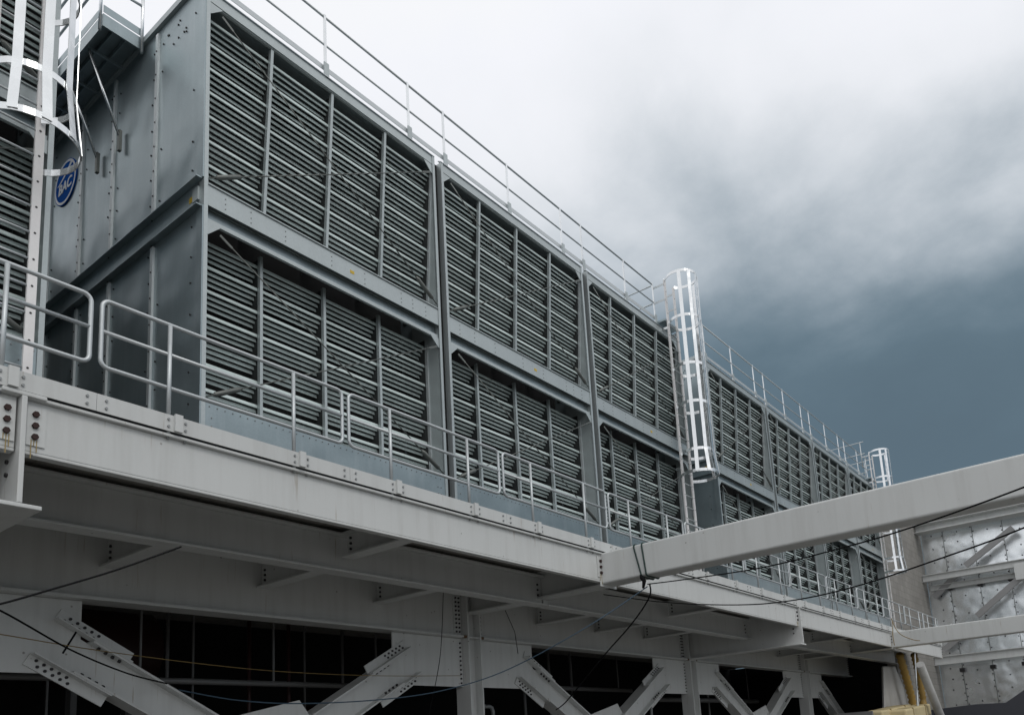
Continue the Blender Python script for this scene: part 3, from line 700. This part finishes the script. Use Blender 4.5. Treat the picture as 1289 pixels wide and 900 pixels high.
# ------------------------------------------------------------------ caged ladders
def ladder(xc, yl, lab, ztop=13.35, step=True):
    t = thing('caged_ladder', lab, 'ladder', (xc, yl, ZW), 'caged ladders on the tower fronts')
    w = 0.235
    for s in (-1, 1):
        rl = MB().box(xc + s * w - 0.045, xc + s * w + 0.045, yl - 0.016, yl + 0.016, 5.01, ztop + 0.1).build('rail', 'ladder_zinc', t)
        bl = MB(); z = 5.2
        while z < ztop: bl.bolt((xc + s * w, yl - 0.016, z), (0, -1, 0), 0.013, 0.003); z += 0.305
        bl.build('rung_ends', 'bolt_dark', rl, kind='stuff')
    z = 5.2
    while z < 12.35:
        MB().tube([(xc - w, yl, z), (xc + w, yl, z)], 0.013, 8).build('rung', 'rail_zinc', t); z += 0.305
    for z in (6.3, 8.3, 10.4, 12.1):
        for s in (-1, 1): MB().box(xc + s * w - 0.02, xc + s * w + 0.02, yl + 0.013, YT - 0.013, z, z + 0.06).build('standoff', 'bright_zinc', t)
    cyc = yl - 0.36
    def hoop_pts(r):
        # from left rail round the climber to the right rail
        a0 = math.asin(min(1, 0.29 / r)) if r > 0.29 else math.pi / 2
        P = []
        for i in range(25):
            a = math.pi / 2 + 0.62 + (2 * math.pi - 1.24) * i / 24
            P.append((xc + r * math.cos(a), cyc + r * math.sin(a)))
        return [(xc - w - 0.033, yl)] + P + [(xc + w + 0.033, yl)]
    levels = [(8.06, 0.47), (8.64, 0.40), (9.88, 0.40), (10.90, 0.40), (12.2, 0.40), (13.42, 0.41)]
    for z, r in levels:
        P = hoop_pts(r); b = MB(); n = len(P)
        vs = []
        for i, (x_, y_) in enumerate(P):
            a = P[max(i - 1, 0)]; c = P[min(i + 1, n - 1)]; d = Vector((c[0] - a[0], c[1] - a[1], 0)).normalized(); nn = Vector((d.y, -d.x, 0)) * 0.005
            for q, zz in ((1, z), (1, z + 0.075), (-1, z + 0.075), (-1, z)): vs.append((x_ + nn.x * q, y_ + nn.y * q, zz))
        fs = []
        for i in range(n - 1):
            for j in range(4): fs.append((i * 4 + j, i * 4 + (j + 1) % 4, i * 4 + 4 + (j + 1) % 4, i * 4 + 4 + j))
        fs += [(3, 2, 1, 0), tuple(range((n - 1) * 4, n * 4))]
        b.add(vs, fs); b.build('hoop', 'bright_zinc', t)
    for ang in (200, 235, 270, 305, 340):
        a = R(ang); c, s_ = math.cos(a), math.sin(a)
        st = MB(); tn = Vector((-s_, c, 0)) * 0.046; nr = Vector((c, s_, 0)) * 0.004
        ring = []
        for z, r in [(levels[0][0] + 0.02, levels[0][1])] + [(z + 0.04, r) for z, r in levels[1:]]:
            ctr = Vector((xc + c * (r + 0.011), cyc + s_ * (r + 0.011), z)); ring.append([ctr - tn - nr, ctr + tn - nr, ctr + tn + nr, ctr - tn + nr])
        vs = [p for rg in ring for p in rg]; fs = [(i * 4 + j, i * 4 + (j + 1) % 4, i * 4 + 4 + (j + 1) % 4, i * 4 + 4 + j) for i in range(len(ring) - 1) for j in range(4)]
        fs += [(3, 2, 1, 0), tuple(range(len(vs) - 4, len(vs)))]
        st.add(vs, fs); st.build('strap', 'bright_zinc', t)
    # landing bracket and grab rails at the roof
    MB().box(xc - 0.36, xc + 0.36, yl + 0.02, YT + 0.1, 12.29, 12.34).build('step_off', 'galvanised', t)
    for s in (-1, 1):
        for z in (12.87, 13.3): MB().box(xc + s * 0.3 - 0.004, xc + s * 0.3 + 0.004, yl, YT + 0.13, z, z + 0.05).build('grab_bar', 'rail_zinc', t)
    return t
ladder(2.86, 8.88, 'cropped caged ladder at the end of the tower across the badge gap')
ladder(17.68, 8.90, 'tall bright caged ladder in the middle of the tower row')
ladder(35.45, 8.90, 'small bright caged ladder beside the concrete wall')

# ------------------------------------------------------------------ access platform on the badged end wall
t = thing('access_platform', 'dark underside access platform on knee braces above the blue badge', 'platform', (5.05, 10.75, 12.3))
XO, XI, Y0, Y1 = 4.45, 5.0, 10.74, 15.6
MB().box(XO + 0.03, 5.046, Y0 + 0.03, Y1, 12.34, 12.36).build('deck', 'galvanised', t)
MB().box(XO, XO + 0.028, Y0 + 0.03, Y1, 12.20, 12.40).build('edge_channel', 'galvanised', t)
MB().box(XO, XI, Y0, Y0 + 0.028, 12.20, 12.40).build('edge_channel', 'galvanised', t)
MB().box(XO - 0.006, XO - 0.001, Y0 + 0.03, Y1, 12.42, 12.54).build('toe_board', 'galvanised', t)
MB().box(XO, XI, Y0 - 0.006, Y0 - 0.001, 12.42, 12.54).build('toe_board', 'galvanised', t)
for xx in (4.62, 4.8): MB().box(xx, xx + 0.02, Y0 + 0.03, Y1, 12.26, 12.338).build('stringer', 'galvanised', t)
y = 11.3
while y < Y1:
    MB().box(XO + 0.029, XI - 0.01, y, y + 0.03, 12.22, 12.258).build('joist', 'galvanised', t); y += 0.75
for yb in (11.32, 12.03, 14.1):
    MB().tube([(XO + 0.06, yb, 12.24), (5.0, yb, 11.02)], 0.02, 8).build('knee_brace', 'bright_zinc', t)
    MB().box(4.965, 5.01, yb - 0.03, yb + 0.03, 10.82, 11.16).build('wall_bracket', 'rod_steel', t)
for xp, yp in ((XO - 0.03, Y0 + 0.02), (XI - 0.02, Y0 - 0.03), (XO - 0.03, 12.2), (XO - 0.03, 13.7), (XO - 0.03, 15.2)):
    MB().tube([(xp, yp, 12.12), (xp, yp, 13.45)], 0.024, 8).build('post', 'bright_zinc', t)
for z in (12.92, 13.42):
    MB().tube([(XO - 0.03, Y1, z), (XO - 0.03, Y0 + 0.02, z), (XI - 0.02, Y0 - 0.03, z)], 0.02, 8).build('rail', 'rail_zinc', t)

# ------------------------------------------------------------------ concrete wall, panel wall and its framing
w = MB().box(36.25, 44.3, 9.20, 9.6, 0, 11.9).build('concrete_wall', 'concrete')
tag(w, 'weathered grey concrete block wall between the last tower and the metal panels', 'wall')
t = thing('panel_wall', 'shiny bolted zinc panel wall behind the white bracing', 'wall', (44.3, 9.0, 0))
XPW = 44.3
yk = 8.13; ys = [9.19]
while yk > -14: ys.append(yk); yk -= 1.38
rng = random.Random(11)
bl = MB(); sm_ = MB()
for a, b in zip(ys[:-1], ys[1:]):
    tilt = rng.uniform(-0.012, 0.012)
    pm = MB().prism([(XPW + tilt, a - 0.012, 0.0), (XPW - tilt, b + 0.012, 0.0), (XPW - tilt * 0.5, b + 0.012, 11.6), (XPW + tilt * 0.6, a - 0.012, 11.6)], (0.03, 0, 0))
    pm.build('zinc_panel', 'panel_zinc', t)
    z = 0.4
    while z < 11.4:
        bl.bolt((XPW - 0.012, (a + b) / 2 + rng.uniform(-.05, .05), z), (-1, 0, 0), 0.035, 0.02); z += rng.uniform(0.5, 0.9)
    sm_.box(XPW - 0.03, XPW - 0.013, b - 0.012, b + 0.012, 0, 11.6)
    z = 0.2
    while z < 11.5:
        bl.bolt((XPW - 0.012, b + rng.choice((-0.06, 0.05)) + rng.uniform(-.015, .015), z), (-1, 0, 0), 0.032, 0.02); z += rng.uniform(0.18, 0.34)
    if rng.random() < 0.8:
        for zz in (8.3, 4.15):
            MB().box(XPW - 0.28, XPW - 0.031, b - 0.14, b + 0.10, zz, zz + 0.18).build('clamp', 'bolt_dark', t)
MB().box(XPW + 0.032, XPW + 0.3, -14, 9.19, 0, 11.6).build('wall_core', 'galvanised', t)
bl.build('panel_bolts', 'bolt_dark', t, kind='stuff'); sm_.build('seam_strips', 'rod_steel', t, kind='stuff')

XF = 43.4
def wall_beam(z, h, w_, y0, lab, x=XF):
    o = MB().ibeam((x, y0, z), (x, -14, z), (0, 0, 1), w_, h, 0.03, 0.03).build('wall_beam', 'white_steel')
    tag(o, lab, 'steel beam', 'white beams before the zinc panels')
wall_beam(11.50, 0.42, 0.9, 9.19, 'topmost wide white beam before the zinc panels')
wall_beam(8.95, 0.34, 0.30, 9.19, 'white middle beam before the zinc panels, touching the concrete wall')
wall_beam(8.48, 0.26, 0.26, 9.0, 'thin white beam just below the middle beam on the zinc panels', XF + 0.5)
wall_beam(4.75, 0.42, 0.34, 9.19, 'lowest white beam before the zinc panels')
def strut(p0, p1, lab):
    o = MB().obox(p0, p1, (1, 0, 0), 0.28, 0.16).build('wall_brace', 'shaded_white_steel'); tag(o, lab, 'steel brace', 'slanting braces before the zinc panels')
strut(onX(1275, 664, XF), onX(1215, 712, XF), 'slanting steel brace rising to the topmost beam on the zinc panels')
strut(onX(1205, 722, XF + .5), onX(1176, 752, XF + .5), 'short slanting steel brace at the concrete wall corner')
strut(onX(1284, 727, XF), onX(1230, 775, XF), 'slanting steel brace between the middle and lowest beams')
strut(onX(1216, 795, XF + .3), onX(1188, 818, XF + .3), 'short slanting steel brace above the lowest beam')
p = onX(1287, 720, XF)
t = thing('brace_gusset', 'white plate joining braces on the middle beam before the zinc panels', 'steel plate', tuple(p))
MB().box(XF - 0.2, XF - 0.17, p.y - 0.5, p.y + 0.30, p.z - 0.35, p.z + 0.45).build('plate', 'white_steel', t)

# dark parapet at the foot of the zinc panels
prof = [onX(1172, 893, 40.0), onX(1228, 886, 40.0), onX(1266, 884, 40.0), onX(1289, 868, 40.0), onX(1400, 800, 40.0)]
poly = [tuple(v) for v in prof] + [(40.0, prof[-1].y, 0.0), (40.0, prof[0].y, 0.0)]
o = MB().prism(poly, (0.4, 0, 0)).build('dark_parapet', 'slate_dark'); tag(o, 'dark slate parapet with a sloping end below the zinc panels', 'parapet')

# ------------------------------------------------------------------ pipe, hoses, sheeting and bundles under the far end
a, b = onY(1158, 836, 7.45), onY(1182, 896, 7.45)
d = (b - a)
o = MB().tube([a, b, b + d * 0.9], 0.16, 14).build('white_pipe', 'tarp_white'); tag(o, 'thick white pipe slanting down beside the yellow hoses', 'pipe')
def hose(px_, Y, r, lab):
    P = [onY(x_, y_, Y) for x_, y_ in px_]; n = 34; pts = []; rr = []
    for i in range(n):
        f_ = i / (n - 1) * (len(P) - 1); k_ = min(int(f_), len(P) - 2); g = f_ - k_
        pts.append(P[k_].lerp(P[k_ + 1], g)); rr.append(r * (1.0 if i % 2 else 0.72))
    o = MB().tube(pts, rr, 12).build('corrugated_hose', 'hose_yellow'); tag(o, lab, 'hose', 'yellow corrugated hoses')
hose([(1132, 822), (1140, 850), (1147, 875), (1152, 900), (1154, 930)], 8.5, 0.17, 'yellow corrugated hose leaning against the grey sheeting')
hose([(1150, 822), (1157, 850), (1162, 880), (1163, 930)], 8.3, 0.15, 'yellow corrugated hose hanging beside the thick white pipe')
P = [onY(1112, 838, 8.95), onY(1127, 838, 8.95), onY(1138, 865, 8.95), onY(1144, 900, 8.95), onY(1144, 960, 8.95), onY(1115, 960, 8.95)]
o = MB().prism([tuple(v) for v in P], (0.1, 0.12, 0)).build('grey_sheeting', 'tarp_white', bevel=0.05); tag(o, 'pale grey sheeting standing behind the yellow hoses', 'tarp')
def lumber(p0, p1, w_, h_, lab):
    t = thing('tan_bundle', lab, 'bundle', tuple(p0), 'tan wrapped bundles')
    MB().obox(p0, p1, (0, 0, 1), w_, h_).build('wrap', 'tarp_tan', t, bevel=0.06)
    d_ = (Vector(p1) - Vector(p0))
    for f_ in (0.25, 0.75):
        c = Vector(p0) + d_ * f_; MB().obox(c, c + d_.normalized() * 0.06, (0, 0, 1), w_ + 0.02, h_ + 0.02).build('strap', 'rope_yellow', t)
lumber(onY(1098, 903, 8.0), onY(1136, 893, 8.6), 0.7, 0.4, 'tan wrapped bundle lying under the pale sheeting')
lumber(onY(1128, 902, 7.6), onY(1160, 893, 8.2), 0.7, 0.45, 'tan wrapped bundle under the yellow hoses')
for nm_, pts_ in (('scaffold_rack', (27.2, 32.0)),):
    t = thing(nm_, 'rack carrying the tan wrapped bundles', 'rack', (29.5, 8.2, 0))
    for xx in (26.6, 29.0, 31.6):
        MB().box(xx, xx + 0.1, 7.7, 8.9, 0, 2.2).build('frame', 'pipe_dull', t)

# ------------------------------------------------------------------ cables and ropes
def cable(px_, r, material, lab, name='cable', cat='cable', group=None, smooth=True, plane='Y'):
    P = [(onY if plane == 'Y' else onX)(x_, y_, q_) for x_, y_, q_ in px_]
    pts = []
    if smooth and len(P) > 2:
        for i in range(len(P) - 1):
            p0 = P[max(i - 1, 0)]; p1 = P[i]; p2 = P[i + 1]; p3 = P[min(i + 2, len(P) - 1)]
            for s_ in range(8):
                t_ = s_ / 8; pts.append(0.5 * ((2 * p1) + (p2 - p0) * t_ + (2 * p0 - 5 * p1 + 4 * p2 - p3) * t_ ** 2 + (3 * p1 - p0 - 3 * p2 + p3) * t_ ** 3))
        pts.append(P[-1])
    else: pts = P
    o = MB().tube(pts, r, 6).build(name, material); tag(o, lab, cat, group); return o
cable([(1420, 555, 8.6), (1289, 613, 9.2), (1140, 666, 9.9), (1050, 692, 10.4), (960, 714, 10.9), (870, 728, 11.3), (815, 735, 11.6)], 0.010, 'cable_black', 'black cable rising from the roped knot past the concrete wall', group='black cables hung across the street side', plane='X')
cable([(1420, 600, 8.8), (1289, 664, 9.6), (1180, 704, 10.4), (1080, 737, 11.0), (1000, 755, 11.4), (930, 761, 11.7), (840, 758, 12.0), (760, 748, 12.2)], 0.010, 'cable_black', 'black cable sagging below the long box beam to the edge girder', group='black cables hung across the street side', plane='X')
cable([(228, 688, 7.6), (150, 716, 7.2), (60, 743, 6.9), (0, 760, 6.7), (-80, 778, 6.4)], 0.009, 'cable_black', 'black cable slanting under the edge girder at the bolted beam end', group='black cables hung across the street side')
cable([(-80, 735, 8.5), (0, 768, 9.0), (90, 818, 9.9), (160, 847, 10.6), (210, 860, 10.95)], 0.010, 'cable_black', 'black cable running down to the first diagonal brace', group='black cables hung across the street side')
cable([(815, 738, 6.9), (740, 788, 7.6), (640, 842, 8.8), (560, 868, 9.5), (480, 880, 9.9), (380, 885, 10.3), (300, 881, 10.6), (225, 868, 10.9)], 0.010, 'rope_blue', 'blue rope sagging from the roped knot to the bracing', 'rope', 'rope')
cable([(-40, 793, 9.5), (0, 798, 9.8), (150, 822, 10.6), (330, 843, 10.8), (470, 850, 10.9), (580, 850, 10.95)], 0.006, 'rope_yellow', 'thin yellow cord strung along the diagonal braces', 'rope', 'rope')
cable([(818, 735, 6.9), (817, 752, 6.92), (795, 785, 7.7), (760, 825, 8.8), (715, 880, 10.4), (700, 893, 10.95)], 0.013, 'cable_black', 'thick black cable dropping from the roped knot', group='black cables hung across the street side')
cable([(636, 768, 10.0), (648, 795, 10.4), (652, 822, 11.0)], 0.007, 'cable_black', 'thin black line from a joist to the brace end', group='black cables hung across the street side', smooth=False)
cable([(558, 745, 10.9), (556, 800, 10.9), (552, 840, 10.9), (540, 900, 10.9), (536, 930, 10.9)], 0.007, 'cable_black', 'thin black line hanging beside the column', group='black cables hung across the street side')
cable([(96, 795, 10.95), (79, 822, 10.95)], 0.012, 'cable_black', 'short black bar across the first diagonal brace', smooth=False)
# rope turns round the long box beam
for yy, lab, mtl in ((7.02, 'dark green rope turn round the box beam, nearer the girder', 'rope_green'), (6.86, 'dark green rope turn round the box beam, farther from the girder', 'rope_green')):
    pr = rounded_rect(0.45, 0.59, 0.06)
    pts = [(XB + a_, yy + (0.10 if b_ < 0 else 0.0) * -1 * (1 if yy > 6.9 else 0.4), 4.72 + b_) for a_, b_ in pr]
    o = MB().tube(pts, 0.014, 6, closed=True).build('rope_loop', mtl); tag(o, lab, 'rope', 'rope turns round the box beam')
o = MB().tube([(XB - 0.22, 6.93, 4.45), (XB - 0.23, 6.9, 4.40), (XB - 0.2, 6.88, 4.34), (XB - 0.22, 6.9, 4.22)], [0.02, 0.04, 0.035, 0.02], 8).build('rope_knot', 'cable_black'); tag(o, 'black rope knot hanging below the long box beam', 'rope')
cable([(1123, 783, 7.55), (1124, 800, 7.5), (1126, 812, 7.5)], 0.012, 'rope_yellow', 'short yellow rope end down the far box beam face', 'rope', 'rope')
cable([(1122, 778, 7.6), (1127, 790, 7.4), (1135, 799, 7.2), (1150, 805, 6.9), (1158, 806, 6.7)], 0.014, 'rope_yellow', 'yellow rope draped over the far box beam', 'rope', 'rope')
o = MB().tube([onY(1151, 815, 7.8), onY(1156, 900, 7.8), onY(1158, 960, 7.8)], 0.03, 8).build('pale_rope', 'rail_zinc'); tag(o, 'pale rope hanging straight down from the short edge girder', 'rope')
